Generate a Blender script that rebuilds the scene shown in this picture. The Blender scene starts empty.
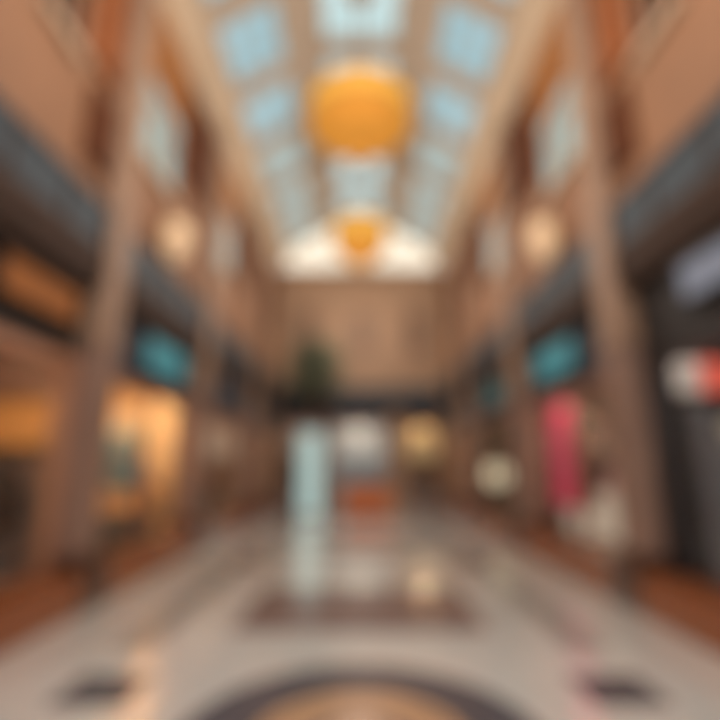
import bpy, bmesh, math, random
from mathutils import Vector, Matrix
random.seed(7)
sc = bpy.context.scene
COL = sc.collection
PI = math.pi

# ------------------------------------------------------------------ materials
def lin(c):
    return tuple(((v/255)/12.92 if v/255 <= .04045 else ((v/255+.055)/1.055)**2.4) for v in c)

_m = {}
def mat(name, rgb, rough=.55, var=.12, scale=3.0, emit=0.0, ecol=None, metal=0.0, spec=.5, kind=None, ior=None, coat=0.0):
    if name in _m: return _m[name]
    m = bpy.data.materials.new(name); m.use_nodes = True
    nt = m.node_tree; b = nt.nodes['Principled BSDF']
    c = lin(rgb)
    b.inputs['Roughness'].default_value = rough
    b.inputs['Metallic'].default_value = metal
    b.inputs['Specular IOR Level'].default_value = spec
    if ior: b.inputs['IOR'].default_value = ior
    if coat: b.inputs['Coat Weight'].default_value = coat; b.inputs['Coat Roughness'].default_value = .08
    tc = nt.nodes.new('ShaderNodeTexCoord')
    if kind == 'wood':
        tx = nt.nodes.new('ShaderNodeTexWave'); tx.inputs['Scale'].default_value = scale
        tx.inputs['Distortion'].default_value = 5.0; tx.inputs['Detail'].default_value = 3.0
        tx.bands_direction = 'Z'; out = tx.outputs['Fac']
    elif kind == 'brick':
        tx = nt.nodes.new('ShaderNodeTexVoronoi'); tx.inputs['Scale'].default_value = scale
        out = tx.outputs['Distance']
    else:
        tx = nt.nodes.new('ShaderNodeTexNoise'); tx.inputs['Scale'].default_value = scale
        tx.inputs['Detail'].default_value = 4.0; out = tx.outputs['Fac']
    nt.links.new(tc.outputs['Object'], tx.inputs['Vector'])
    rp = nt.nodes.new('ShaderNodeValToRGB')
    rp.color_ramp.elements[0].position = .25; rp.color_ramp.elements[1].position = .75
    rp.color_ramp.elements[0].color = tuple(v*(1-var) for v in c)+(1,)
    rp.color_ramp.elements[1].color = tuple(min(1, v*(1+var)) for v in c)+(1,)
    nt.links.new(out, rp.inputs['Fac'])
    nt.links.new(rp.outputs['Color'], b.inputs['Base Color'])
    if emit:
        b.inputs['Emission Strength'].default_value = emit
        if ecol: b.inputs['Emission Color'].default_value = lin(ecol)+(1,)
        else: nt.links.new(rp.outputs['Color'], b.inputs['Emission Color'])
    _m[name] = m
    return m

def glass_mat(name, tint, gloss=.10):
    m = bpy.data.materials.new(name); m.use_nodes = True
    nt = m.node_tree; nt.nodes.clear()
    o = nt.nodes.new('ShaderNodeOutputMaterial'); mx = nt.nodes.new('ShaderNodeMixShader')
    t = nt.nodes.new('ShaderNodeBsdfTransparent'); g = nt.nodes.new('ShaderNodeBsdfGlossy')
    t.inputs['Color'].default_value = lin(tint)+(1,); g.inputs['Roughness'].default_value = .03
    mx.inputs[0].default_value = gloss
    nt.links.new(t.outputs[0], mx.inputs[1]); nt.links.new(g.outputs[0], mx.inputs[2]); nt.links.new(mx.outputs[0], o.inputs[0])
    return m

M = dict(
    tile   = mat('cream floor tile', (222,214,202), .13, .06, 1.2, ior=1.9, metal=.42),
    tile_d = mat('slate floor inlay', (88,82,84), .16, .10, 2, spec=.45, metal=.2),
    tile_g = mat('grey floor inlay', (150,141,130), .16, .10, 2, spec=.45, metal=.2),
    tile_b = mat('brown floor inlay', (134,110,100), .16, .10, 2, spec=.45, metal=.2),
    tile_t = mat('tan floor inlay', (176,138,104), .16, .10, 2, spec=.45, metal=.2),
    stone  = mat('tan stone', (156,124,100), .6, .10, 1.5),
    stoneu = mat('salmon plaster', (148,105,74), .7, .14, 1.1),
    mauve  = mat('mauve brown stone', (142,112,96), .5, .12, 2.0),
    cream  = mat('cream plaster', (202,178,150), .7, .06, 1.5),
    ribs   = mat('grey beige rib plaster', (174,158,140), .7, .08, 1.5),
    wood   = mat('dark brown wood', (92,48,22), .6, .2, 3.0, kind='wood', spec=.2),
    wood_lit  = mat('warm-lit brown wood', (142,78,34), .5, .18, 3.0, kind='wood'),  # lit copy of the brown wood, warm light put into the colour
    amber  = mat('amber-lit wood', (156,96,38), .6, .15, 3.0, kind='wood', emit=.06),  # amber tone and faint emission stand in for warm light on wood
    plinth = mat('polished russet wood', (138,76,38), .25, .09, 9.0, kind='wood', coat=.3),
    plinthd= mat('dark column base wood', (80,46,26), .3, .1, 9.0, kind='wood', coat=.3),
    slate  = mat('slate grey glass', (72,80,86), .6, .10, 2.0, spec=.2),
    steel  = mat('brushed steel', (150,146,142), .35, .05, 20, metal=.8),
    bronze = mat('dark bronze', (66,48,38), .7, .1, 6, spec=.2),
    fascia = mat('dark brown fascia', (48,38,32), .6, .12, 3),
    fascian= mat('navy fascia', (54,58,68), .6, .12, 3),
    fasciak= mat('black fascia', (36,30,28), .6, .12, 3),
    frame  = mat('tan shop frame', (176,126,96), .5, .1, 3),
    frameb = mat('brown shop frame', (140,100,80), .5, .1, 3),
    framek = mat('black shop frame', (48,42,42), .4, .1, 3),
    glass  = glass_mat('shop glass', (246,250,250), .07),
    brass  = mat('brass', (176,126,52), .55, .05, 8, metal=.6),
    white  = mat('white lacquer', (235,226,214), .4, .03, 4),
    black  = mat('black lacquer', (30,30,34), .4, .1, 4),
    skin   = mat('mannequin ivory', (214,196,176), .5, .03, 4),
    leaf   = mat('dark green leaves', (112,116,92), .85, .3, 2),
    bark   = mat('brown bark', (92,70,54), .85, .25, 8),
    soil   = mat('dark soil', (50,38,30), .95, .3, 20),
    pot    = mat('charcoal planter', (70,66,64), .5, .1, 5),
    pink   = mat('raspberry pink fabric', (190,58,84), .7, .08, 3, emit=.5),  # emission brightens the cloth in place of light falling on it
)

# ------------------------------------------------------------------ mesh helpers (all in world coordinates)
def box(bm, x0, x1, y0, y1, z0, z1, bev=0.0, mi=0):
    x0, x1 = min(x0,x1), max(x0,x1); y0, y1 = min(y0,y1), max(y0,y1)
    t = bmesh.new()
    v = [t.verts.new((x,y,z)) for x in (x0,x1) for y in (y0,y1) for z in (z0,z1)]
    for f in ((0,1,3,2),(4,6,7,5),(0,4,5,1),(2,3,7,6),(0,2,6,4),(1,5,7,3)): t.faces.new([v[i] for i in f])
    if bev: bmesh.ops.bevel(t, geom=t.edges[:], offset=bev, segments=2, affect='EDGES', profile=.7)
    merge(bm, t, mi)

def merge(bm, t, mi=0):
    mp = {v: bm.verts.new(v.co) for v in t.verts}
    for f in t.faces:
        try:
            nf = bm.faces.new([mp[v] for v in f.verts]); nf.material_index = mi; nf.smooth = f.smooth
        except ValueError: pass
    t.free()

def tube(bm, pts, r, n=8, mi=0):
    pts = [Vector(p) for p in pts]
    rs = r if isinstance(r, (list, tuple)) else [r]*len(pts)
    rings = []
    for i, p in enumerate(pts):
        d = (pts[min(i+1,len(pts)-1)] - pts[max(i-1,0)]).normalized()
        a = Vector((0,0,1)) if abs(d.z) < .9 else Vector((1,0,0))
        u = d.cross(a).normalized(); w = d.cross(u)
        rings.append([bm.verts.new(p + (u*math.cos(2*PI*k/n) + w*math.sin(2*PI*k/n))*rs[i]) for k in range(n)])
    for a, b in zip(rings, rings[1:]):
        for k in range(n):
            f = bm.faces.new((a[k], a[(k+1)%n], b[(k+1)%n], b[k])); f.smooth = True; f.material_index = mi
    for q in (rings[0][::-1], rings[-1]):
        f = bm.faces.new(q); f.material_index = mi

def lathe(bm, cx, cy, prof, n=24, sx=1.0, sy=1.0, mi=0, smooth=True, caps=True):
    rings = [[bm.verts.new((cx+r*sx*math.cos(2*PI*k/n), cy+r*sy*math.sin(2*PI*k/n), z)) for k in range(n)] for r, z in prof]
    for a, b in zip(rings, rings[1:]):
        for k in range(n):
            f = bm.faces.new((a[k], a[(k+1)%n], b[(k+1)%n], b[k])); f.smooth = smooth; f.material_index = mi
    if caps:
        for q in (rings[0][::-1], rings[-1]):
            f = bm.faces.new(q); f.material_index = mi

def poly(bm, pts, mi=0):
    f = bm.faces.new([bm.verts.new(p) for p in pts]); f.material_index = mi; return f

def prism(bm, pts, vec, mi=0):
    vec = Vector(vec)
    a = [bm.verts.new(p) for p in pts]; b = [bm.verts.new(Vector(p)+vec) for p in pts]
    bm.faces.new(a[::-1]); bm.faces.new(b)
    for i in range(len(a)):
        j = (i+1) % len(a); bm.faces.new((a[i], a[j], b[j], b[i]))
    for f in bm.faces:
        pass

BM = bmesh.new
ORG = {}
def obj(name, bm, material, parent=None, origin=None):
    o_ = Vector(origin) if origin else (ORG[parent.name] if parent else Vector((0,0,0)))
    for v in bm.verts: v.co -= o_
    bmesh.ops.recalc_face_normals(bm, faces=bm.faces[:])
    me = bpy.data.meshes.new(name); bm.to_mesh(me); bm.free()
    for m in (material if isinstance(material, (list,tuple)) else [material]): me.materials.append(m)
    o = bpy.data.objects.new(name, me); COL.objects.link(o)
    if parent: o.parent = parent
    else: o.location = o_
    ORG[o.name] = o_
    return o

def thing(name, label, cat, loc, group=None, kind=None):
    o = bpy.data.objects.new(name, None); COL.objects.link(o)
    o.location = loc; o.empty_display_size = .2; ORG[o.name] = Vector(loc)
    return tag(o, label, cat, group, kind)

def tag(o, label, cat, group=None, kind=None):
    o['label'] = label; o['category'] = cat
    if group: o['group'] = group
    if kind: o['kind'] = kind
    return o

def struct(name, bm, m, label, cat, origin=None):
    return tag(obj(name, bm, m, None, origin), label, cat, None, 'structure')

def lamp(name, loc, energy, rgb, parent=None):
    l = bpy.data.lights.new(name, 'POINT'); l.energy = energy; l.color = lin(rgb); l.shadow_soft_size = 0.0
    o = bpy.data.objects.new(name, l); COL.objects.link(o); o.location = loc
    return o

SIDE = {-1: 'left', 1: 'right'}
BAYS = [(2.4,6.2), (6.7,10.5), (11.0,15.9), (16.4,19.9)]
COLS = [(1.9,2.4), (6.2,6.7), (10.5,11.0), (15.9,16.4)]
YB, YE = -3.0, 20.0
BAYNAME = ['nearest', 'second', 'third', 'last']

# ------------------------------------------------------------------ floor with inlays
bm = BM()
poly(bm, [(-3.9,YB,0),(3.9,YB,0),(3.9,YE+.05,0),(-3.9,YE+.05,0)], 0)
def ring(bm, cx, cy, r0, r1, z, mi, n=64):
    for k in range(n):
        a, b = 2*PI*k/n, 2*PI*(k+1)/n
        P = lambda r, t: (cx+r*math.cos(t), cy+r*math.sin(t), z)
        if r0 > 0: poly(bm, [P(r0,a),P(r1,a),P(r1,b),P(r0,b)], mi)
        else: poly(bm, [(cx,cy,z),P(r1,a),P(r1,b)], mi)
ring(bm, 0, 3.45, .72, 1.22, .003, 1); ring(bm, 0, 3.45, 0, .72, .003, 3)
ring(bm, 0, 3.45, .28, .36, .005, 1)
def rect(bm, x0, x1, y0, y1, z, mi): poly(bm, [(x0,y0,z),(x1,y0,z),(x1,y1,z),(x0,y1,z)], mi)
rect(bm, -1.36, 1.36, 5.55, 7.35, .003, 2)
for s in (-1,1):
    for y0, y1 in ((5.0,8.8),(9.6,13.2),(14.0,17.6)):
        rect(bm, s*2.0, s*2.35, y0, y1, .003, 4)
    for cy in (4.2, 9.2, 13.6): rect(bm, s*2.0-.29, s*2.0+.29, cy-.27, cy+.27, .004, 1)
rect(bm, -1.3, 1.3, 11.6, 13.0, .003, 4)
fl = struct('floor', bm, [M['tile'],M['tile_d'],M['tile_b'],M['tile_t'],M['tile_g']], 'polished cream tiled floor with dark inlaid medallion and bands', 'floor')

# ------------------------------------------------------------------ side walls, trim, cornice
for s in (-1,1):
    S = SIDE[s]
    bm = BM(); box(bm, s*3.7, s*3.95, YB, YE, 4.22, 10.3)
    box(bm, s*3.8, s*3.95, YB, 1.9, 0, 4.22)
    struct('wall_'+S, bm, M['stoneu'], f'salmon plaster upper gallery wall on the {S} side of the hall', 'wall')
    bm = BM(); box(bm, s*3.3, s*3.85, YB, YE, 0, .40, .02); box(bm, s*3.34, s*3.85, YB, YE, .40, .45)
    struct('baseboard_'+S, bm, M['plinth'], f'polished russet wood plinth running under the {S} shopfronts', 'plinth')
    bm = BM(); box(bm, s*3.5, s*3.95, YB, YE, 4.22, 4.5); box(bm, s*3.56, s*3.95, YB, YE, 4.04, 4.22)
    struct('trim_1' if s<0 else 'trim_2', bm, M['bronze'], f'dark bronze ledge carrying the {S} balustrades', 'ledge')
    bm = BM()
    for fa, fb in ((YB,4.5),(6.72,8.72),(11.02,13.1),(16.42,17.4)): box(bm, s*3.6, s*3.75, fa, fb, 8.5, 9.95, .02)
    box(bm, s*3.64, s*3.75, YB, YE, 9.85, 9.95)
    struct('trim_3' if s<0 else 'trim_4', bm, M['amber'], f'wood frieze with painted amber light under the cornice of the {S} wall', 'frieze')
    bm = BM()
    pr = [(3.9,9.95),(3.62,9.95),(3.6,10.15),(3.52,10.2),(3.5,10.45),(3.38,10.6),(3.36,10.9),(3.3,11.15),(3.9,11.15)]
    prism(bm, [(s*x,YB,z) for x,z in pr], (0,YE-YB,0))
    struct('trim_5' if s<0 else 'trim_6', bm, M['cream'], f'cream moulded cornice between the {S} wall and the skylights', 'cornice')

# ------------------------------------------------------------------ vaulted skylight ceiling
OUT = [(3.3,11.12),(1.85,12.1)]; MID = [(1.85,12.1),(1.1,12.5)]; CEN = [(1.1,12.62),(-1.1,12.62)]
pitch, plen = 2.25, 1.62
cyl = [9.66 + pitch*k for k in range(-5,5)]
bm = BM()
def strip(bm, a, b, y0, y1, t=.16):
    (x0,z0),(x1,z1) = a, b
    d = Vector((x1-x0,0,z1-z0)).normalized(); n = Vector((-d.z,0,d.x))
    if n.z < 0: n = -n
    pts = [Vector((x0,y0,z0)),Vector((x1,y0,z1)),Vector((x1,y0,z1))+n*t,Vector((x0,y0,z0))+n*t]
    prism(bm, pts, (0,y1-y0,0))
def lerp(a,b,t): return (a[0]+(b[0]-a[0])*t, a[1]+(b[1]-a[1])*t)
edges = sorted([YB]+[c+e*plen/2 for c in cyl for e in (-1,1)]+[YE])
edges = [e for e in edges if YB <= e <= YE]
gaps = []
ys = YB
for c in cyl:
    a, b = c-plen/2, c+plen/2
    if b < YB: continue
    gaps.append((ys, max(a,YB))); ys = b
gaps.append((ys, YE))
gaps = [(a,b) for a,b in gaps if b-a > .02]
for s in (-1,1):
    f = lambda p: (s*p[0], p[1])
    strip(bm, f(MID[0]), f(MID[1]), YB, YE)
    strip(bm, f((1.1,12.5)), f((1.02,12.62)), YB, YE)
    strip(bm, f(OUT[0]), f(lerp(*OUT,.07)), YB, YE); strip(bm, f(lerp(*OUT,.93)), f(OUT[1]), YB, YE)
    for a, b in gaps: strip(bm, f(lerp(*OUT,.07)), f(lerp(*OUT,.93)), a, b)
for s in (-1,1): strip(bm, (s*1.1,12.62), (s*.95,12.62), YB, YE)
for a, b in gaps: strip(bm, (.95,12.62), (-.95,12.62), a, b)
struct('ceiling', bm, M['ribs'], 'beige vaulted ceiling ribs and beams framing the skylights', 'ceiling')
pane_c = mat('bright sky laylight', (60,72,74), .3, .05, 1.0, emit=.9, ecol=(206,236,238))
pane_s = mat('pale blue laylight', (40,52,56), .3, .08, 1.0, emit=.78, ecol=(176,216,226))
pane_f = mat('hazy laylight', (50,60,60), .3, .08, 1.0, emit=.74, ecol=(194,216,214))
n = 0
for c in cyl:
    if c+plen/2 < 2 or c+plen/2 > YE: continue
    for key, a, b in (('left',(-OUT[0][0],OUT[0][1]),(-OUT[1][0],OUT[1][1])), ('centre',(-.95,12.66),(.95,12.66)), ('right',OUT[0],OUT[1])):
        if key != 'centre': a, b = lerp(a,b,.07), lerp(a,b,.93)
        n += 1
        k = cyl.index(c)
        t = thing('skylight', f'{["far","distant","middle","close"][min(3,max(0,(9-k)//2))]} ceiling skylight pane in the {key} row', 'skylight', ((a[0]+b[0])/2, c, (a[1]+b[1])/2), 'skylights in the vaulted ceiling', 'structure')
        mid = Vector(((a[0]+b[0])/2, c, (a[1]+b[1])/2))
        d = Vector((b[0]-a[0],0,b[1]-a[1])).normalized(); nn = Vector((-d.z,0,d.x)); nn = nn if nn.z>0 else -nn
        bm = BM(); strip(bm, (a[0]+nn.x*.05,a[1]+nn.z*.05), (b[0]+nn.x*.05,b[1]+nn.z*.05), c-plen/2, c+plen/2, .03)
        obj('pane', bm, pane_c if key == 'centre' else (pane_s if c < 13.5 else pane_f), t)
        bm = BM()
        for fr in (0, .333, .667, 1):
            p = lerp(a,b,fr); q = Vector((p[0],0,p[1]))
            tube(bm, [(q.x, c-plen/2, q.z+.02),(q.x, c+plen/2, q.z+.02)], .022, 6)
        for yy in (c-plen/2+.02, c, c+plen/2-.02):
            tube(bm, [(a[0],yy,a[1]+.02),(b[0],yy,b[1]+.02)], .022, 6)
        obj('glazing_bar', bm, M['ribs'], t)

# ------------------------------------------------------------------ end wall
bm = BM(); box(bm, -3.9, 3.9, YE, YE+.25, 4.1, 10.2)
for x0, x1 in ((-3.9,-3.35),(-1.35,-1.15),(1.15,1.75),(3.45,3.9)): box(bm, x0, x1, YE-.05, YE+.25, 0, 4.1)
box(bm, -3.5, 3.5, YE-.12, YE, 9.95, 10.2, .02)
struct('wall_end', bm, mat('end plaster', (164,130,102), .7, .10, 1.2), 'tan plaster end wall closing the hall above the far shops', 'wall')
arch = [(-3.32,10.2),(3.32,10.2),(3.32,11.1),(1.85,12.1),(1.1,12.5),(.95,12.62),(-.95,12.62),(-1.1,12.5),(-1.85,12.1),(-3.32,11.1)]
t = thing('window_1', 'glowing cream arched window above the end wall', 'window', (0,YE,10.2), None, 'structure')
bm = BM(); prism(bm, [(x,YE+.05,z) for x,z in arch], (0,.06,0))
obj('pane', bm, mat('glowing cream glass', (120,112,100), .5, .04, 1, emit=1.1, ecol=(255,244,222)), t)
bm = BM()
for i in range(len(arch)):
    a, b = arch[i], arch[(i+1)%len(arch)]
    tube(bm, [(a[0],YE,a[1]),(b[0],YE,b[1])], .09, 6)
for k in range(1,8):
    an = PI*k/8; r = 3.1 if 3 <= k <= 5 else 3.35
    tube(bm, [(0,YE,10.2),(r*math.cos(an),YE,10.2+min(2.35,r*math.sin(an)*.8))], .035, 6)
obj('frame', bm, M['cream'], t)
wn = 1
taupe = mat('taupe window glass', (128,110,94), .9, .1, 2, spec=0)
for x, lb in ((-2.3,'behind the tall tree'),(.1,'straight above the middle far shop'),(2.4,'above the yellow far shop')):
    wn += 1
    t = thing(f'window_{wn}', f'arched taupe window in the end wall {lb}', 'window', (x,YE,6.4), None, 'structure')
    pts = [(x-.42,6.4),(x+.42,6.4)] + [(x+.42*math.cos(PI*k/12),7.9+.42*math.sin(PI*k/12)) for k in range(13)]
    bm = BM(); prism(bm, [(px,YE-.03,z) for px,z in pts], (0,.03,0)); obj('pane', bm, taupe, t)
    bm = BM()
    for i in range(len(pts)):
        a, b = pts[i], pts[(i+1)%len(pts)]
        if a != b and (a[0]-b[0])**2+(a[1]-b[1])**2 > 1e-6: tube(bm, [(a[0],YE-.03,a[1]),(b[0],YE-.03,b[1])], .05, 6)
    box(bm, x-.025, x+.025, YE-.05, YE-.02, 6.4, 8.3); box(bm, x-.42, x+.42, YE-.05, YE-.02, 7.25, 7.3)
    obj('frame', bm, M['frame'], t)

# ------------------------------------------------------------------ columns
cn = 0
for s in (-1,1):
    for i, (y0, y1) in enumerate(COLS):
        cy = (y0+y1)/2
        nm = ['before the nearest shopfront','between the nearest and second shopfronts','between the second and third shopfronts','between the third and last shopfronts'][i]
        t = thing('column', f'square stone column {nm} on the {SIDE[s]}', 'column', (s*3.75, cy, 0), 'stone columns along the hall', 'structure')
        bm = BM(); box(bm, s*3.28, s*4.05, y0-.1, y1+.1, 0, .5, .03); box(bm, s*3.36, s*4.05, y0-.05, y1+.05, .5, .62, .02)
        obj('base', bm, M['plinthd'], t)
        bm = BM(); box(bm, s*3.45, s*4.05, y0, y1, .62, 3.3, .03)
        obj('lower_shaft', bm, M['mauve'], t)
        bm = BM(); box(bm, s*3.45, s*4.05, y0, y1, 3.3, 9.7, .03); box(bm, s*3.42, s*4.05, y0-.03, y1+.03, 3.3, 3.42, .02)
        obj('upper_shaft', bm, M['stone'], t)
        bm = BM(); box(bm, s*3.38, s*4.0, y0-.06, y1+.06, 9.7, 9.8, .02); box(bm, s*3.42, s*4.0, y0-.04, y1+.04, 9.8, 9.95, .02); box(bm, s*3.33, s*4.0, y0-.1, y1+.1, 9.95, 10.12, .02)
        obj('capital', bm, M['cream'], t)

# ------------------------------------------------------------------ balustrades
def balustrade(p0, p1, axis, d, lab, n=4, m=None):
    # runs along axis from p0 to p1 at fixed d
    c = (d,(p0+p1)/2,4.2) if axis == 'y' else ((p0+p1)/2,d,4.2)
    h = .31 if axis == 'y' else -.05; c = (c[0],c[1],c[2]+h)
    t = thing('balustrade', lab, 'balustrade', c, 'slate balustrades of the upper gallery')
    def bx(bm, a, b, w0, w1, z0, z1, bev=0):
        if axis == 'y': box(bm, d+w0, d+w1, a, b, z0, z1, bev)
        else: box(bm, a, b, d+w0, d+w1, z0, z1, bev)
    bm = BM(); bx(bm, p0, p1, -.05, .05, 4.2+h, 4.28+h); obj('bottom_rail', bm, M['bronze'], t)
    st = (p1-p0)/n
    for k in range(n):
        bm = BM(); bx(bm, p0+k*st+.03, p0+(k+1)*st-.03, -.012, .012, 4.28+h, 4.84+h); obj('glass_panel', bm, m or M['slate'], t)
    for k in range(n+1):
        bm = BM(); a = min(max(p0+k*st, p0+.025), p1-.025); bx(bm, a-.022, a+.022, -.03, .03, 4.28+h, 4.86+h); obj('post', bm, M['bronze'], t)
    bm = BM(); bx(bm, p0, p1, -.045, .045, 4.86+h, 4.93+h, .015); obj('handrail', bm, M['slate'], t)
for s in (-1,1):
    for i, (a, b) in enumerate(BAYS):
        balustrade(a+.02, b-.02, 'y', s*3.56, f'slate glass balustrade over the {BAYNAME[i]} {SIDE[s]} shopfront')
bm = BM(); box(bm, -3.4, 3.4, YE-.5, YE-.02, 3.98, 4.15, .02); struct('trim_7', bm, M['bronze'], 'dark bronze ledge across the end wall', 'ledge')
balustrade(-3.35, 3.35, 'x', YE-.4, 'slate glass balustrade across the end wall', 6)

# ------------------------------------------------------------------ upper gallery windows, wood panels, lanterns
win_glass = mat('pale aqua sky-reflection glass', (150,172,170), .15, .1, 2, emit=.22, ecol=(150,185,190))  # aqua tint and emission stand in for sky reflected in the glass
win_dark = mat('dark upper window glass', (34,28,24), .9, .1, 2, spec=0)
tn = 7
for s in (-1,1):
    def upwin(y0, y1, z0, z1, g, lab):
        global wn
        wn += 1
        t = thing(f'window_{wn}', lab, 'window', (s*3.7,(y0+y1)/2,z0), None, 'structure')
        bm = BM(); box(bm, s*3.66, s*3.7, y0, y1, z0, z1); obj('pane', bm, g, t)
        bm = BM()
        for y in (y0, (y0+y1)/2, y1): box(bm, s*3.63, s*3.7, y-.04, y+.04, z0-.04, z1+.04)
        for z in (z0, z0+(z1-z0)*.66, z1): box(bm, s*3.635, s*3.7, y0, y1, z-.04, z+.04)
        obj('frame', bm, M['frame'], t)
        bm = BM(); box(bm, s*3.56, s*3.7, y0-.1, y1+.1, z0-.14, z0-.04, .015); obj('sill', bm, M['cream'], t)
    def panel(y0, y1, z0, z1, m, lab):
        global tn
        tn += 1
        bm = BM(); box(bm, s*3.6, s*3.7, y0, y1, z0, z1, .02)
        nn_ = max(1, round((z1-z0)/.8)); hh = (z1-z0)/nn_
        for k in range(nn_): box(bm, s*3.57, s*3.62, y0+.12, y1-.12, z0+k*hh+.1, z0+(k+1)*hh-.1, .02)
        struct(f'trim_{tn}', bm, m, lab, 'wall panel')
    S = SIDE[s]
    upwin(7.0, 8.5, 6.85, 8.4, win_glass, f'pale aqua upper window just past the first column on the {S}')
    upwin(11.3, 12.7, 6.85, 8.4, win_glass, f'pale aqua upper window past the second column on the {S}')
    upwin(16.5, 17.4, 6.85, 8.4, win_glass, f'distant pale aqua upper window on the {S}')
    upwin(4.55, 5.25, 7.0, 9.1, win_dark, f'dark narrow upper window nearest the top corner on the {S}')
    panel(5.45, 6.15, 7.2, 9.8, M['wood_lit'], f'brown wood wall panel with painted warm light above the dark one on the {S}')
    panel(5.6, 6.18, 5.75, 6.85, M['wood'], f'dark wood wall panel before the first {S} column')
    panel(8.75, 10.46, 7.5, 9.9, M['wood'], f'tall dark wood wall panel before the second {S} column')
    panel(13.2, 15.2, 7.3, 9.9, M['wood'], f'dark wood wall panel before the third {S} column')
    panel(17.6, 19.3, 7.0, 9.9, M['wood'], f'dark wood wall panel beside the end wall on the {S}')
    # lantern
    for yy, zz, nm in ((8.35,5.85,'past the first column'),):
        t = thing('wall_lantern', f'glowing cream wall lantern {nm} on the {S} wall', 'lantern', (s*3.7,yy,zz), 'cream wall lanterns')
        bm = BM(); box(bm, s*3.64, s*3.7, yy-.12, yy+.12, zz-.35, zz+.35, .02); obj('back_plate', bm, M['bronze'], t)
        bm = BM(); lathe(bm, s*3.46, yy, [(.02,zz-.42),(.15,zz-.36),(.24,zz-.1),(.25,zz+.15),(.2,zz+.36),(.05,zz+.42)], 20)
        obj('glass_shade', bm, mat('glowing lantern glass', (220,186,146), .5, .04, 2, emit=.4), t)
        bm = BM(); lathe(bm, s*3.46, yy, [(.06,zz+.42),(.1,zz+.44),(.03,zz+.52),(.01,zz+.58)], 12); tube(bm, [(s*3.46,yy,zz+.5),(s*3.66,yy,zz+.42)], .02); obj('cap', bm, M['bronze'], t)

# ------------------------------------------------------------------ shopfronts
def shopfront(s, y0, y1, lab, fr, fas, wallrgb, lamp_rgb, lamp_e, depth=1.5, arch_r=.35):
    S = SIDE[s]; t = thing('shopfront', lab, 'shopfront', (s*3.8,(y0+y1)/2,.45), 'shopfronts along the hall')
    # frame with rounded upper corners
    bm = BM(); w = .16
    a, b = y0+.02, y1-.02
    zt = 3.1
    outer = [(a,.46),(a,zt),(b,zt),(b,.46)]
    inner = [(a+w,.46)] + [(a+w+arch_r-arch_r*math.cos(q*PI/12), zt-w-arch_r+arch_r*math.sin(q*PI/12)) for q in range(7)] + \
            [(b-w-arch_r+arch_r*math.sin(q*PI/12), zt-w-arch_r+arch_r*math.cos(q*PI/12)) for q in range(7)] + [(b-w,.46)]
    prism(bm, [(s*3.72,y,z) for y,z in outer+inner[::-1]], (s*.16,0,0))
    obj('frame', bm, fr, t)
    bm = BM(); box(bm, s*3.79, s*3.802, a+w*.5, b-w*.5, .5, zt-w*.5); obj('glass_pane', bm, M['glass'], t)
    bm = BM(); box(bm, s*3.76, s*3.84, (a+b)/2-.03, (a+b)/2+.03, .5, zt-w); obj('mullion', bm, fr, t)
    bm = BM(); box(bm, s*3.74, s*3.92, a-.02, b+.02, 3.1, 4.03, .01); box(bm, s*3.7, s*3.76, a, b, 3.1, 3.16); box(bm, s*3.7, s*3.76, a, b, 3.95, 4.03)
    obj('fascia', bm, fas, t)
    d0, d1 = 3.86, 3.86+depth
    x0, x1 = s*d0, s*d1
    lm = mat('shop lining %d %d %d' % wallrgb, wallrgb, .8, .06, 1.2); base = lab.replace('shopfront','shop').split(' with ')[0]
    for nm, a in (('wall_back',(x1, x1+s*.06, y0, y1, .4, 3.2)),('wall_near',(x0, x1, y0-.06, y0, .4, 3.2)),('wall_far',(x0, x1, y1, y1+.06, .4, 3.2)),
                  ('ceiling_shop',(x0, x1, y0, y1, 3.14, 3.2)),('floor_shop',(x0, x1, y0, y1, .39, .45))):
        bm = BM(); box(bm, *a); struct(nm, bm, lm, f'{nm.replace("_"," ").replace("shop","inside").replace("wall back","back wall").replace("wall near","near partition").replace("wall far","far partition")} of the {base}', 'shop wall')
    lamp('shop_lamp', (s*3.92, y0+(y1-y0)*.3, 3.08), lamp_e, lamp_rgb)
    lamp('shop_lamp', (s*3.92, y0+(y1-y0)*.72, 3.08), lamp_e, lamp_rgb)

def sign(s, y0, y1, z0, z1, lab, m, rim, hx=3.695):
    t = thing('shop_sign', lab, 'sign', (s*hx,(y0+y1)/2,z0), 'lit signs over the shops')
    bm = BM(); box(bm, s*(hx-.08), s*hx, y0, y1, z0, z1, .02); obj('sign_panel', bm, m, t)
    bm = BM()
    for a in (z0-.04, z1): box(bm, s*(hx-.1), s*hx, y0-.04, y1+.04, a, a+.04)
    for a in (y0-.04, y1): box(bm, s*(hx-.1), s*hx, a, a+.04, z0, z1)
    obj('sign_frame', bm, rim, t)
    for a in (y0+(y1-y0)*.2, y0+(y1-y0)*.8):
        bm = BM(); box(bm, s*(hx-.02), s*hx, a-.04, a+.04, z0-.1, z1+.1); obj('bracket', bm, M['bronze'], t)

amber_s = mat('amber sign glow', (112,62,22), .6, .12, 2, emit=.42, ecol=(150,88,34), spec=.2)
teal_s = mat('teal sign glow', (50,124,134), .5, .12, 2, emit=.5)
teal_d = mat('dim teal sign', (70,104,104), .5, .12, 2, emit=.25)
blue_s = mat('pale blue sign glow', (104,112,128), .5, .1, 2, emit=.42)
grey_s = mat('dim grey sign', (84,82,86), .5, .1, 2, emit=.15)

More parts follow.
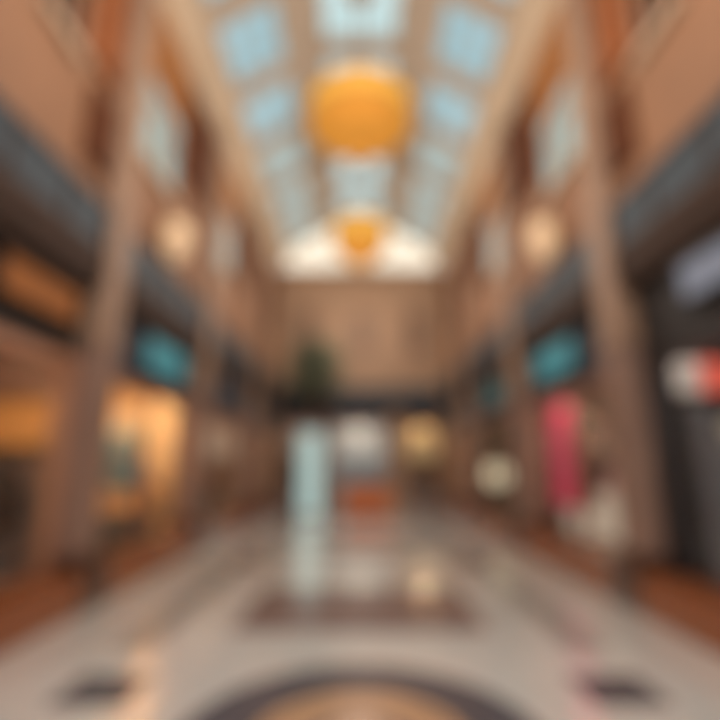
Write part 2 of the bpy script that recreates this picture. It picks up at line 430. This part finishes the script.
shopfront(-1, *BAYS[0], 'nearest left shopfront with tan rounded frame and dark fascia', M['frame'], M['fascia'], (160,120,98), (255,226,196), 22)
shopfront(-1, *BAYS[1], 'second left shopfront with glowing orange interior and navy fascia', M['frameb'], M['fascian'], (236,196,146), (255,232,200), 62)
shopfront(-1, *BAYS[2], 'third left shopfront with dim pinkish interior', M['frameb'], M['fascian'], (200,164,136), (255,230,206), 30)
shopfront(-1, *BAYS[3], 'last left shopfront beside the end wall', M['frameb'], M['fascian'], (200,160,130), (255,226,196), 16)
shopfront(1, *BAYS[0], 'nearest right shopfront with black frame and dark interior', M['framek'], M['fasciak'], (70,62,60), (255,240,230), 24)
shopfront(1, *BAYS[1], 'second right shopfront with a pink banner in its window', M['frameb'], M['fascian'], (150,126,108), (255,236,216), 40)
shopfront(1, *BAYS[2], 'third right shopfront with a round cream lamp inside', M['frameb'], M['fascian'], (120,100,86), (255,232,206), 12)
shopfront(1, *BAYS[3], 'last right shopfront beside the end wall', M['frameb'], M['fascian'], (200,156,116), (255,224,186), 16)

sign(-1, 4.55, 5.85, 3.45, 3.85, 'amber glowing sign over the nearest left shop', amber_s, M['bronze'])
sign(-1, 7.9, 9.7, 3.35, 3.9, 'teal glowing sign over the orange left shop', teal_s, M['fascian'])
sign(-1, 12.0, 13.8, 3.4, 3.9, 'dim grey sign over the third left shop', grey_s, M['fascian'])
sign(-1, 16.9, 18.7, 3.4, 3.9, 'dim grey sign over the last left shop', grey_s, M['fascian'])
sign(1, 4.0, 5.1, 3.5, 3.9, 'pale blue white sign over the nearest right shop', blue_s, M['black'])
sign(1, 7.9, 9.7, 3.35, 3.9, 'teal glowing sign over the pink banner shop', teal_s, M['fascian'])
sign(1, 11.9, 13.8, 3.3, 3.9, 'dim teal sign over the third right shop', teal_d, M['fascian'])
sign(1, 16.9, 18.7, 3.4, 3.9, 'dim grey sign over the last right shop', grey_s, M['fascian'])

# ------------------------------------------------------------------ shop contents
def plinth_block(x, y, w, d, z0, z1, m, lab, name='display_plinth', cat='display plinth'):
    t = thing(name, lab, cat, (x,y,z0))
    bm = BM(); box(bm, x-w/2+.03, x+w/2-.03, y-d/2+.03, y+d/2-.03, z0, z0+.06); obj('foot', bm, M['black'], t)
    bm = BM(); box(bm, x-w/2, x+w/2, y-d/2, y+d/2, z0+.06, z1-.04, .01); obj('body', bm, m, t)
    bm = BM(); box(bm, x-w/2-.02, x+w/2+.02, y-d/2-.02, y+d/2+.02, z1-.04, z1, .01); obj('top', bm, m, t)

def mannequin(x, y, z, h, dress_m, lab, top_m=None, coat=False):
    k = h/1.8
    t = thing('mannequin', lab, 'mannequin', (x,y,z))
    bm = BM(); lathe(bm, x, y, [(.2*k,z),(.2*k,z+.015),(.02,z+.02)], 24); tube(bm, [(x+.05*k,y,z+.02),(x+.05*k,y,z+.8*k)], .012); obj('stand', bm, M['steel'], t)
    bm = BM()
    for e in (-1,1):
        tube(bm, [(x,y+e*.08*k,z+.04*k),(x,y+e*.085*k,z+.12*k),(x,y+e*.085*k,z+.45*k),(x,y+e*.09*k,z+.55*k),(x,y+e*.09*k,z+.88*k)], [.035*k,.03*k,.05*k,.05*k,.075*k], 10)
        tube(bm, [(x,y+e*.19*k,z+1.44*k),(x,y+e*.24*k,z+1.15*k),(x-.03*k,y+e*.26*k,z+.88*k),(x-.04*k,y+e*.26*k,z+.78*k)], [.05*k,.04*k,.03*k,.025*k], 8)
    lathe(bm, x, y, [(.12*k,z+.82*k),(.16*k,z+.92*k),(.12*k,z+1.1*k),(.16*k,z+1.3*k),(.18*k,z+1.42*k),(.06*k,z+1.5*k),(.05*k,z+1.58*k),(.08*k,z+1.62*k),(.1*k,z+1.7*k),(.085*k,z+1.77*k),(.03*k,z+1.8*k)], 20, sx=.72)
    obj('body', bm, M['skin'], t)
    bm = BM()
    lathe(bm, x, y, [(.34*k,z+.5*k),(.3*k,z+.7*k),(.2*k,z+.95*k),(.14*k,z+1.1*k),(.18*k,z+1.3*k),(.2*k,z+1.43*k),(.08*k,z+1.5*k)], 24, sx=.78, caps=False)
    if coat:
        for e in (-1,1): tube(bm, [(x,y+e*.19*k,z+1.44*k),(x,y+e*.25*k,z+1.15*k),(x-.03*k,y+e*.27*k,z+.9*k)], [.075*k,.06*k,.055*k], 10)
    obj('coat' if coat else 'dress', bm, dress_m, t)
    if top_m:
        bm = BM(); lathe(bm, x, y, [(.22*k,z+1.42*k),(.16*k,z+1.5*k),(.09*k,z+1.56*k),(.1*k,z+1.6*k)], 20, sx=.9, caps=False); obj('scarf', bm, top_m, t)

def coat_on_hanger(x, y, z, m, lab, grp, ln=1.0):
    t = thing('coat', lab, 'coat', (x,y,z-ln), grp)
    prof = [(-.12,-ln),(-.26,-ln),(-.2,-.35),(-.26,-.38),(-.3,-.75),(-.38,-.74),(-.34,-.3),(-.24,-.08),(-.07,0),(.07,0),(.24,-.08),(.34,-.3),(.38,-.74),(.3,-.75),(.26,-.38),(.2,-.35),(.26,-ln)]
    bm = BM(); prism(bm, [(x+px,y-.05,z+pz) for px,pz in prof], (0,.1,0)); obj('body', bm, m, t)
    bm = BM(); prism(bm, [(x-.07,y-.06,z),(x,y-.06,z-.2),(x+.07,y-.06,z),(x+.05,y-.06,z+.04),(x-.05,y-.06,z+.04)], (0,.12,0)); obj('collar', bm, m, t)
    bm = BM(); tube(bm, [(x,y,z),(x,y,z+.06)]+[(x+.03*math.sin(q*PI/5)*1.0,y,z+.1-.04*math.cos(q*PI/5)) for q in range(6)], .006, 6); obj('hanger', bm, M['steel'], t)

def rail(x0, x1, y, z0, h, lab):
    t = thing('clothes_rail', lab, 'clothes rail', ((x0+x1)/2,y,z0))
    bm = BM(); tube(bm, [(x0,y,z0+h),(x1,y,z0+h)], .016); obj('bar', bm, M['steel'], t)
    for x in (x0+.04,x1-.04):
        bm = BM(); tube(bm, [(x,y,z0+.05),(x,y,z0+h)], .016); tube(bm, [(x,y-.22,z0+.03),(x,y+.22,z0+.03)], .02); obj('leg', bm, M['steel'], t)

def handbag(x, y, z, w, m, lab):
    t = thing('handbag', lab, 'handbag', (x,y,z))
    bm = BM(); prism(bm, [(x-.07,y-w/2,z),(x-.07,y+w/2,z),(x-.04,y+w*.4,z+w*.75),(x-.04,y-w*.4,z+w*.75)], (.13,0,0)); obj('body', bm, m, t)
    bm = BM(); tube(bm, [(x,y+w*.25*math.cos(q*PI/8),z+w*.72+w*.35*math.sin(q*PI/8)) for q in range(9)], .012, 6); obj('handle', bm, m, t)
    bm = BM(); box(bm, x-.085, x-.05, y-.03, y+.03, z+w*.45, z+w*.55); obj('clasp', bm, M['brass'], t)

# nearest left shop
dark = mat('charcoal wool', (52,48,46), .9, .2, 9); navy = mat('slate blue cloth', (96,108,122), .8, .15, 5)
browns = mat('brown leather', (112,70,44), .5, .2, 6)
t = thing('backlit_panel', 'amber backlit panel on the far partition of the nearest left shop', 'light panel', (-4.6,6.17,1.95))
bm = BM(); box(bm, -5.3, -3.92, 6.1, 6.16, 1.95, 2.5, .02); obj('diffuser', bm, mat('amber backlit acrylic', (200,130,66), .5, .08, 2, emit=.4), t)
bm = BM()
for z in (1.9, 2.5): box(bm, -5.32, -3.9, 6.08, 6.18, z, z+.05)
obj('frame', bm, M['brass'], t)
words = ['first', 'second', 'third', 'fourth', 'fifth', 'sixth']
tt = thing('clothes_rail', 'steel rail hung with charcoal coats behind the nearest left window', 'clothes rail', (-4.5,5.6,.45))
bm = BM(); tube(bm, [(-4.35,5.1,1.86),(-4.35,6.05,1.86)], .016); obj('bar', bm, M['steel'], tt)
for yy in (5.12,6.03):
    bm = BM(); tube(bm, [(-4.35,yy,.48),(-4.35,yy,1.86)], .016); tube(bm, [(-4.57,yy,.475),(-4.13,yy,.475)], .02); obj('leg', bm, M['steel'], tt)
for k, yy in enumerate((5.24,5.4,5.56,5.72,5.88)):
    coat_on_hanger(-4.35, yy, 1.76, dark if k != 2 else browns, ('charcoal' if k != 2 else 'brown leather')+f' coat on the near left shop rail, {words[k]} from the front', 'coats on the near left rail', .8)
plinth_block(-3.98, 4.95, .2, .4, .45, .85, M['white'], 'low white display plinth in the nearest left window')
handbag(-3.98, 4.95, .85, .24, browns, 'brown handbag on the low white plinth in the nearest left window')

# orange shop
plinth_block(-4.15, 8.6, .5, 1.9, .45, .86, mat('dark green grey lacquer', (58,58,52), .6, .1, 4), 'long dark podium under the mannequins in the orange shop', 'podium', 'podium')
mannequin(-4.15, 9.15, .86, 1.7, navy, 'mannequin in slate blue dress and green scarf in the orange shop window', mat('green yellow scarf', (140,158,110), .8, .2, 8))
mannequin(-4.1, 8.3, .86, 1.72, mat('grey teal cloth', (104,124,124), .8, .12, 6), 'mannequin in grey teal coat nearer the first column in the orange shop', None, True)
plinth_block(-4.2, 10.0, .4, .4, .45, 1.15, mat('peach lacquer', (226,172,120), .5, .05, 4), 'peach display plinth at the far end of the orange shop window')
handbag(-4.2, 10.0, 1.15, .3, mat('tan leather', (196,130,76), .5, .1, 6), 'tan handbag on the peach plinth in the orange shop')
# third left
mannequin(-4.2, 12.6, .45, 1.75, mat('brown wool', (90,70,60), .9, .2, 8), 'mannequin in brown coat in the third left shop window', None, True)
plinth_block(-4.3, 13.6, .5, .9, .45, 1.15, mat('dark umber', (76,60,50), .5, .1, 4), 'dark umber display plinth in the third left shop')
t = thing('backlit_panel', 'added pale pinkish glow panel hanging in the third left shop window', 'light panel', (-4.05,14.2,1.9))  # added glowing panel, brightens the dim shop interior
bm = BM(); box(bm, -4.08, -4.02, 13.0, 15.5, 1.9, 2.8, .02); obj('diffuser', bm, mat('pinkish backlit acrylic', (180,150,128), .5, .06, 2, emit=.4), t)
bm = BM(); box(bm, -4.1, -4.0, 12.95, 15.55, 1.84, 1.9); box(bm, -4.1, -4.0, 12.95, 15.55, 2.8, 2.86); obj('frame', bm, M['frameb'], t)
for y in (13.3, 15.2):
    bm = BM(); tube(bm, [(-4.05,y,2.86),(-4.05,y,3.14)], .01, 6); obj('cord', bm, M['steel'], t)
mannequin(-4.3, 18.0, .45, 1.75, navy, 'mannequin in blue dress in the last left shop window')

# nearest right shop
t = thing('lightbox', 'white and red lightbox high in the nearest right window', 'lightbox', (4.4,5.95,2.5))
bm = BM(); box(bm, 3.92, 4.24, 5.88, 5.94, 2.58, 3.0, .01); obj('white_panel', bm, mat('white lit panel', (180,166,158), .5, .03, 2, emit=.25), t)
bm = BM(); box(bm, 4.26, 4.8, 5.88, 5.94, 2.58, 3.0, .01); obj('red_panel', bm, mat('coral red lit panel', (212,90,74), .5, .06, 2, emit=.5), t)
bm = BM(); box(bm, 3.9, 4.84, 5.94, 6.0, 2.54, 3.04, .01); obj('housing', bm, M['black'], t)
mannequin(4.31, 5.62, .45, 1.8, mat('grey wool', (130,126,132), .9, .15, 8), 'mannequin in grey coat in the nearest right window', None, True)
plinth_block(4.05, 4.75, .3, .5, .45, .95, M['black'], 'black display plinth in the nearest right window')
handbag(4.05, 4.75, .95, .3, mat('red leather', (176,50,46), .4, .1, 6), 'red handbag on the black plinth in the nearest right window')
for nm, ya, cmat in (('charcoal curtain beside the first right column inside the window', 5.74, mat('charcoal curtain', (58,52,54), .9, .15, 6)), ('grey curtain between the charcoal curtain and the grey coat', 5.38, mat('grey curtain', (124,118,122), .9, .1, 6))):
    t = thing('curtain', nm, 'curtain', (3.98,ya+.15,.46))
    bm = BM()
    pts = [(3.95+.03*math.sin(k*1.3), ya+.033*k) for k in range(11)]
    for p, q in zip(pts, pts[1:]): poly(bm, [(p[0],p[1],.48),(q[0],q[1],.48),(q[0],q[1],2.4),(p[0],p[1],2.4)])
    obj('cloth', bm, cmat, t)
    bm = BM(); tube(bm, [(3.95,ya-.02,2.42),(3.95,ya+.34,2.42)], .015); obj('rod', bm, M['steel'], t)

# pink banner shop
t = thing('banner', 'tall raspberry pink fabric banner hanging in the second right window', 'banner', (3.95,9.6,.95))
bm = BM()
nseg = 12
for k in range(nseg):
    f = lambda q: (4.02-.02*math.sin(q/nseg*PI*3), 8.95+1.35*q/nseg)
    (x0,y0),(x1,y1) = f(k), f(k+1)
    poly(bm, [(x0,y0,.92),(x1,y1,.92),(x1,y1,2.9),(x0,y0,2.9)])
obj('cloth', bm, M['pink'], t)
for z in (.9, 2.91):
    bm = BM(); tube(bm, [(4.02,8.92,z),(4.02,10.33,z)], .02); obj('rod', bm, M['framek'], t)
for y in (9.1, 10.15):
    bm = BM(); tube(bm, [(4.02,y,2.91),(4.02,y,3.14)], .008, 6); obj('cord', bm, M['framek'], t)
ww = mat('warm white lacquer', (225,206,188), .4, .03, 4, emit=.3)  # emission lifts the lacquer as if lit; the plinths are no lamps
plinth_block(4.3, 8.3, .36, .8, .45, 1.25, ww, 'tall white display plinth to the right of the pink banner')
handbag(4.3, 8.3, 1.25, .4, mat('pale pink leather', (226,170,160), .5, .06, 6, emit=.1), 'pale pink handbag on the tall white plinth by the pink banner')  # slight emission in the leather, painted brightness
plinth_block(3.93, 8.95, .1, 1.0, .45, .92, ww, 'low narrow white plinth in front of the pink banner')
plinth_block(3.94, 9.85, .1, .6, .45, .86, mat('charcoal lacquer', (52,48,54), .4, .1, 4), 'low charcoal plinth in front of the pink banner')
mannequin(4.8, 9.5, .45, 1.7, mat('plum cloth', (88,78,88), .8, .15, 6), 'mannequin in plum dress behind the white plinth')
# third right
t = thing('globe_lamp', 'large glowing cream globe lamp in the third right window', 'lamp', (4.24,15.2,.45))
bm = BM(); lathe(bm, 4.24, 15.2, [(.2,.45),(.2,.48),(.03,.52)], 20); obj('base', bm, M['bronze'], t)
bm = BM(); tube(bm, [(4.24,15.2,.5),(4.24,15.2,1.1)], .025); obj('stem', bm, M['bronze'], t)
bm = BM(); lathe(bm, 4.24, 15.2, [(max(.02,.36*math.sin(PI*q/12)), 1.42-.36*math.cos(PI*q/12)) for q in range(13)], 24); obj('globe', bm, mat('glowing cream globe', (236,212,178), .5, .03, 2, emit=.95), t)
t = thing('curtain', 'dark brown curtain panel above the globe lamp', 'curtain', (4.0,12.2,1.6))
bm = BM()
pts = [(4.45+.03*math.sin(k*1.3), 11.5+.13*k) for k in range(13)]
for a, b in zip(pts, pts[1:]): poly(bm, [(a[0],a[1],1.7),(b[0],b[1],1.7),(b[0],b[1],3.0),(a[0],a[1],3.0)])
obj('cloth', bm, mat('dark aubergine cloth', (56,46,46), .9, .15, 6), t)
bm = BM(); tube(bm, [(4.45,11.4,3.02),(4.45,13.2,3.02)], .015); obj('rod', bm, M['steel'], t)
mannequin(4.3, 18.0, .45, 1.75, mat('ochre cloth', (190,140,80), .8, .15, 6), 'mannequin in ochre dress in the last right shop window')

# ------------------------------------------------------------------ end shops
def endshop(x0, x1, lab, wallrgb, panel_rgb, pe, lrgb, le):
    xc = (x0+x1)/2
    t = thing('shopfront', lab, 'shopfront', (xc,YE,0), 'shopfronts of the end wall')
    bm = BM()
    for a, b in ((x0-.05,x0+.1),(x1-.1,x1+.05)): box(bm, a, b, YE, YE+.12, 0, 3.55)
    box(bm, x0, x1, YE, YE+.12, 3.4, 3.55); box(bm, x0, x1, YE, YE+.12, 0, .12)
    obj('frame', bm, M['frameb'], t)
    bm = BM(); box(bm, x0+.05, x1-.05, YE+.06, YE+.07, .1, 3.42); obj('glass_pane', bm, M['glass'], t)
    bm = BM(); box(bm, x0-.05, x1+.05, YE-.03, YE+.15, 3.55, 4.12); obj('fascia', bm, M['fascian'], t)
    bm = BM(); box(bm, xc-.03, xc+.03, YE+.03, YE+.1, .12, 3.4); obj('mullion', bm, M['frameb'], t)
    lm = mat('end lining %d %d %d' % wallrgb, wallrgb, .8, .05, 1.5); base = lab.split(' with ')[0]
    for nm, a in (('wall_back',(x0, x1, YE+1.8, YE+1.86, 0, 3.5)),('wall_near',(x0-.05, x0, YE+.15, YE+1.8, 0, 3.5)),('wall_far',(x1, x1+.05, YE+.15, YE+1.8, 0, 3.5)),
                  ('ceiling_shop',(x0, x1, YE+.15, YE+1.8, 3.5, 3.55)),('floor_shop',(x0, x1, YE+.06, YE+1.8, -.05, 0))):
        bm = BM(); box(bm, *a); struct(nm, bm, lm, f'{nm.replace("wall_back","back wall").replace("wall_near","left partition").replace("wall_far","right partition").replace("_shop","")} of the {base}', 'shop wall')
    p = thing('backlit_panel', f'backlit panel inside the {lab.split(" with ")[0]}', 'light panel', (xc,YE+.8,2.0))
    bm = BM(); box(bm, x0+.12, x1-.12, YE+.75, YE+.81, 2.0, 3.35, .01); obj('diffuser', bm, mat('end panel %d %d %d' % panel_rgb, panel_rgb, .5, .04, 2, emit=pe), p)
    bm = BM(); 
    for z in (1.95,3.35): box(bm, x0+.08, x1-.08, YE+.73, YE+.83, z, z+.05)
    obj('frame', bm, M['frameb'], p)
    lamp('shop_lamp', (xc, YE+.4, 3.2), le, lrgb)
endshop(-1.12, 1.12, 'middle far shop with bright white panel', (160,150,140), (180,168,154), .42, (255,240,225), 14)
endshop(1.78, 3.42, 'right far shop with warm yellow panel', (170,120,80), (200,168,122), .42, (255,220,175), 13)
endshop(-3.32, -1.38, 'left far shop behind the tree', (150,120,104), (150,126,110), .3, (255,225,200), 10)
plinth_block(0, YE+.45, 1.5, .4, 0, 1.15, mat('sage grey lacquer', (140,138,124), .5, .05, 3), 'sage grey counter in the middle far shop window', 'display_counter', 'counter')
mannequin(2.2, YE+.45, 0, 1.75, mat('rust cloth', (150,92,62), .8, .15, 6), 'mannequin in rust dress in the right far shop')
mannequin(3.0, YE+.45, 0, 1.7, mat('taupe cloth', (120,98,86), .8, .15, 6), 'mannequin in taupe dress in the right far shop')

# ------------------------------------------------------------------ chandeliers
gold = mat('golden glowing shade', (150,104,44), .5, .10, 2.0, emit=.76, ecol=(244,184,82), spec=0)
goldd = mat('amber glowing dish', (150,96,38), .5, .12, 2.0, emit=.62, ecol=(226,154,62), spec=0)
def chandelier(y, z, r, lab, el, hf=1.0):
    t = thing('chandelier', lab, 'chandelier', (0,y,z), 'golden chandeliers')
    bm = BM(); lathe(bm, 0, y, [(.28*r,12.6),(.3*r,12.56),(.22*r,12.48),(.05,12.42)], 24); obj('ceiling_rose', bm, M['brass'], t)
    bm = BM()
    tube(bm, [(0,y,12.45),(0,y,z+.45*r)], .03)
    for k in range(6):
        a = 2*PI*k/6; tube(bm, [(0,y,z+.95*r*max(1,hf*.6)),(.92*r*math.cos(a),y+.92*r*math.sin(a),z+.25*r*hf)], .012, 6)
    obj('stem', bm, M['brass'], t)
    bm = BM(); lathe(bm, 0, y, [(.95*r,z-.1*r*hf),(.99*r,z-.08*r*hf),(r,z+.08*r*hf),(.99*r,z+.24*r*hf),(.95*r,z+.26*r*hf),(.9*r,z+.22*r*hf),(.9*r,z-.06*r*hf)], 48); sh = obj('drum_shade', bm, gold, t)
    bm = BM()
    for zz in (z-.1*r*hf, z+.26*r*hf): lathe(bm, 0, y, [(.97*r,zz-.025),(1.0*r,zz-.02),(1.0*r,zz+.02),(.97*r,zz+.025)], 48, caps=False)
    obj('brass_ring', bm, M['brass'], t)
    bm = BM(); lathe(bm, 0, y, [(.94*r,z-.09*r*hf),(.82*r,z-.2*r*hf),(.74*r,z-.22*r*hf)], 48, caps=False); lathe(bm, 0, y, [(.78*r,z-.16*r*hf),(.76*r,z-.26*r*hf),(.5*r,z-.36*r*hf),(.2*r,z-.41*r*hf),(.02,z-.42*r*hf)], 48); obj('lower_dish', bm, goldd, t)
    bm = BM(); lathe(bm, 0, y, [(.03,z-.42*r*hf),(.07*r,z-.45*r*hf),(.05*r,z-.51*r*hf),(.01,z-.55*r*hf)], 16); obj('finial', bm, M['brass'], t)
    lamp('chandelier_lamp', (0,y,z+.9*r), el, (255,206,140))
chandelier(9.05, 9.0, 1.12, 'large golden drum chandelier nearer the camera', 110, 1.15)
chandelier(15.7, 9.55, .95, 'smaller golden drum chandelier near the end wall', 80, 2.2)

# ------------------------------------------------------------------ totem, tree, kiosk
t = thing('display_totem', 'tall pale aqua illuminated display totem in front of the tree', 'totem', (-1.68,16.9,0))
bm = BM(); box(bm, -2.18, -1.18, 16.7, 17.1, 0, .1, .02); obj('base', bm, M['steel'], t)
bm = BM(); box(bm, -2.06, -1.3, 16.76, 17.04, .1, 2.85, .03); obj('light_panel', bm, mat('pale aqua lit acrylic', (156,182,180), .5, .06, 1.5, emit=.75), t)
for x in (-2.1,-1.3):
    bm = BM(); box(bm, x, x+.04, 16.74, 17.06, .1, 2.9, .01); obj('edge_post', bm, M['steel'], t)
bm = BM(); box(bm, -2.14, -1.22, 16.73, 17.07, 2.85, 2.95, .015); obj('cap', bm, M['steel'], t)

t = thing('potted_tree', 'tall dark green indoor tree in charcoal planter behind the totem', 'tree', (-1.68,18.1,0))
bm = BM(); lathe(bm, -1.68, 18.1, [(.36,0),(.42,.05),(.52,.7),(.55,.78),(.5,.78),(.47,.7)], 28, caps=True); obj('planter', bm, M['pot'], t)
bm = BM(); lathe(bm, -1.68, 18.1, [(.48,.72),(.3,.76),(.05,.78)], 20); obj('soil', bm, M['soil'], t)
bm = BM()
tube(bm, [(-1.68,18.1,.7),(-1.65,18.08,1.8),(-1.7,18.1,3.0),(-1.68,18.1,4.2),(-1.68,18.1,5.6)], [.12,.1,.09,.08,.03], 10)
for k in range(14):
    a = k*2.4; z = 3.9+.13*k; r = .75*(1-.03*k)
    tube(bm, [(-1.68,18.1,z),(-1.68+r*.5*math.cos(a),18.1+r*.5*math.sin(a),z+.3),(-1.68+r*math.cos(a),18.1+r*math.sin(a),z+.75)], [.035,.022,.01], 6)
obj('trunk', bm, M['bark'], t)
bm = BM()
rl = random.Random(3)
for k in range(3600):
    while True:
        p = Vector((rl.uniform(-1,1),rl.uniform(-1,1),rl.uniform(-1,1)))
        if .2 < p.length < 1: break
    wv = .85+.3*math.sin(p.x*5+1)*math.cos(p.z*4+p.y*3)
    c = Vector((-1.68+p.x*1.12*wv, 18.1+p.y*1.0*wv, 5.45+p.z*1.28*wv))
    d = Vector((rl.gauss(0,1),rl.gauss(0,1),rl.gauss(-.3,.7))).normalized(); e = d.cross(Vector((rl.gauss(0,1),rl.gauss(0,1),rl.gauss(0,1)))).normalized()
    L, w = rl.uniform(.14,.24), rl.uniform(.03,.05)
    poly(bm, [c, c+d*L*.5+e*w, c+d*L, c+d*L*.5-e*w])
obj('foliage', bm, M['leaf'], t)

t = thing('kiosk_counter', 'low russet wood kiosk counter in front of the middle far shop', 'counter', (.22,17.3,0))
bm = BM(); box(bm, -.55, 1.0, 16.98, 17.62, 0, .1); obj('toe_kick', bm, M['black'], t)
bm = BM(); box(bm, -.6, 1.05, 16.92, 17.68, .1, 1.05, .03)
obj('body', bm, mat('russet veneer', (196,106,48), .4, .1, 9, kind='wood'), t)
for k in range(3):
    bm = BM(); box(bm, -.54+k*.53, -.06+k*.53, 16.89, 16.93, .18, .99, .01); obj('front_panel', bm, mat('russet veneer panel', (184,96,42), .4, .1, 9, kind='wood', emit=.08), t)  # slight emission in the veneer stands in for light on the front
bm = BM(); box(bm, -.66, 1.11, 16.86, 17.74, 1.05, 1.11, .015); obj('worktop', bm, mat('brown stone worktop', (120,84,62), .3, .1, 4), t)

# ------------------------------------------------------------------ lights and world
for y, e in ((1.0,400),(5.5,380),(12.0,350),(17.0,230)):  # added unseen fill lights without fixtures, brighten the whole hall
    lamp('hall_fill', (0,y,7.6), e, (255,246,236))
for y in (2.5, 5.5, 9.0, 12.5, 16.5):  # added unseen spots aimed down to brighten only the floor
    l = bpy.data.lights.new('floor_fill_spot','SPOT'); l.energy = 620; l.color = lin((250,250,255)); l.shadow_soft_size = 0; l.spot_size = math.radians(56); l.spot_blend = .6
    o = bpy.data.objects.new('floor_fill_spot', l); COL.objects.link(o); o.location = (0,y,8.4)
w = bpy.data.worlds.new('World'); sc.world = w; w.use_nodes = True
bg = w.node_tree.nodes['Background']; bg.inputs[0].default_value = lin((246,244,244))+(1,); bg.inputs[1].default_value = 1.35

# ------------------------------------------------------------------ camera
cam = bpy.data.cameras.new('camera'); co = bpy.data.objects.new('camera', cam); COL.objects.link(co)
cam.sensor_width = 36; cam.lens = 24
co.location = (0,0,1.7); co.rotation_euler = (PI/2+math.atan(106/480),0,0)
cam.clip_start = .05
cam.dof.use_dof = True; cam.dof.focus_distance = .3; cam.dof.aperture_fstop = 1.05; cam.dof.aperture_blades = 0
sc.camera = co
sc.view_settings.view_transform = 'Standard'; sc.view_settings.look = 'None'
sc.cycles.use_denoising = True
sc.cycles.max_bounces = 6; sc.cycles.diffuse_bounces = 4; sc.cycles.transparent_max_bounces = 12
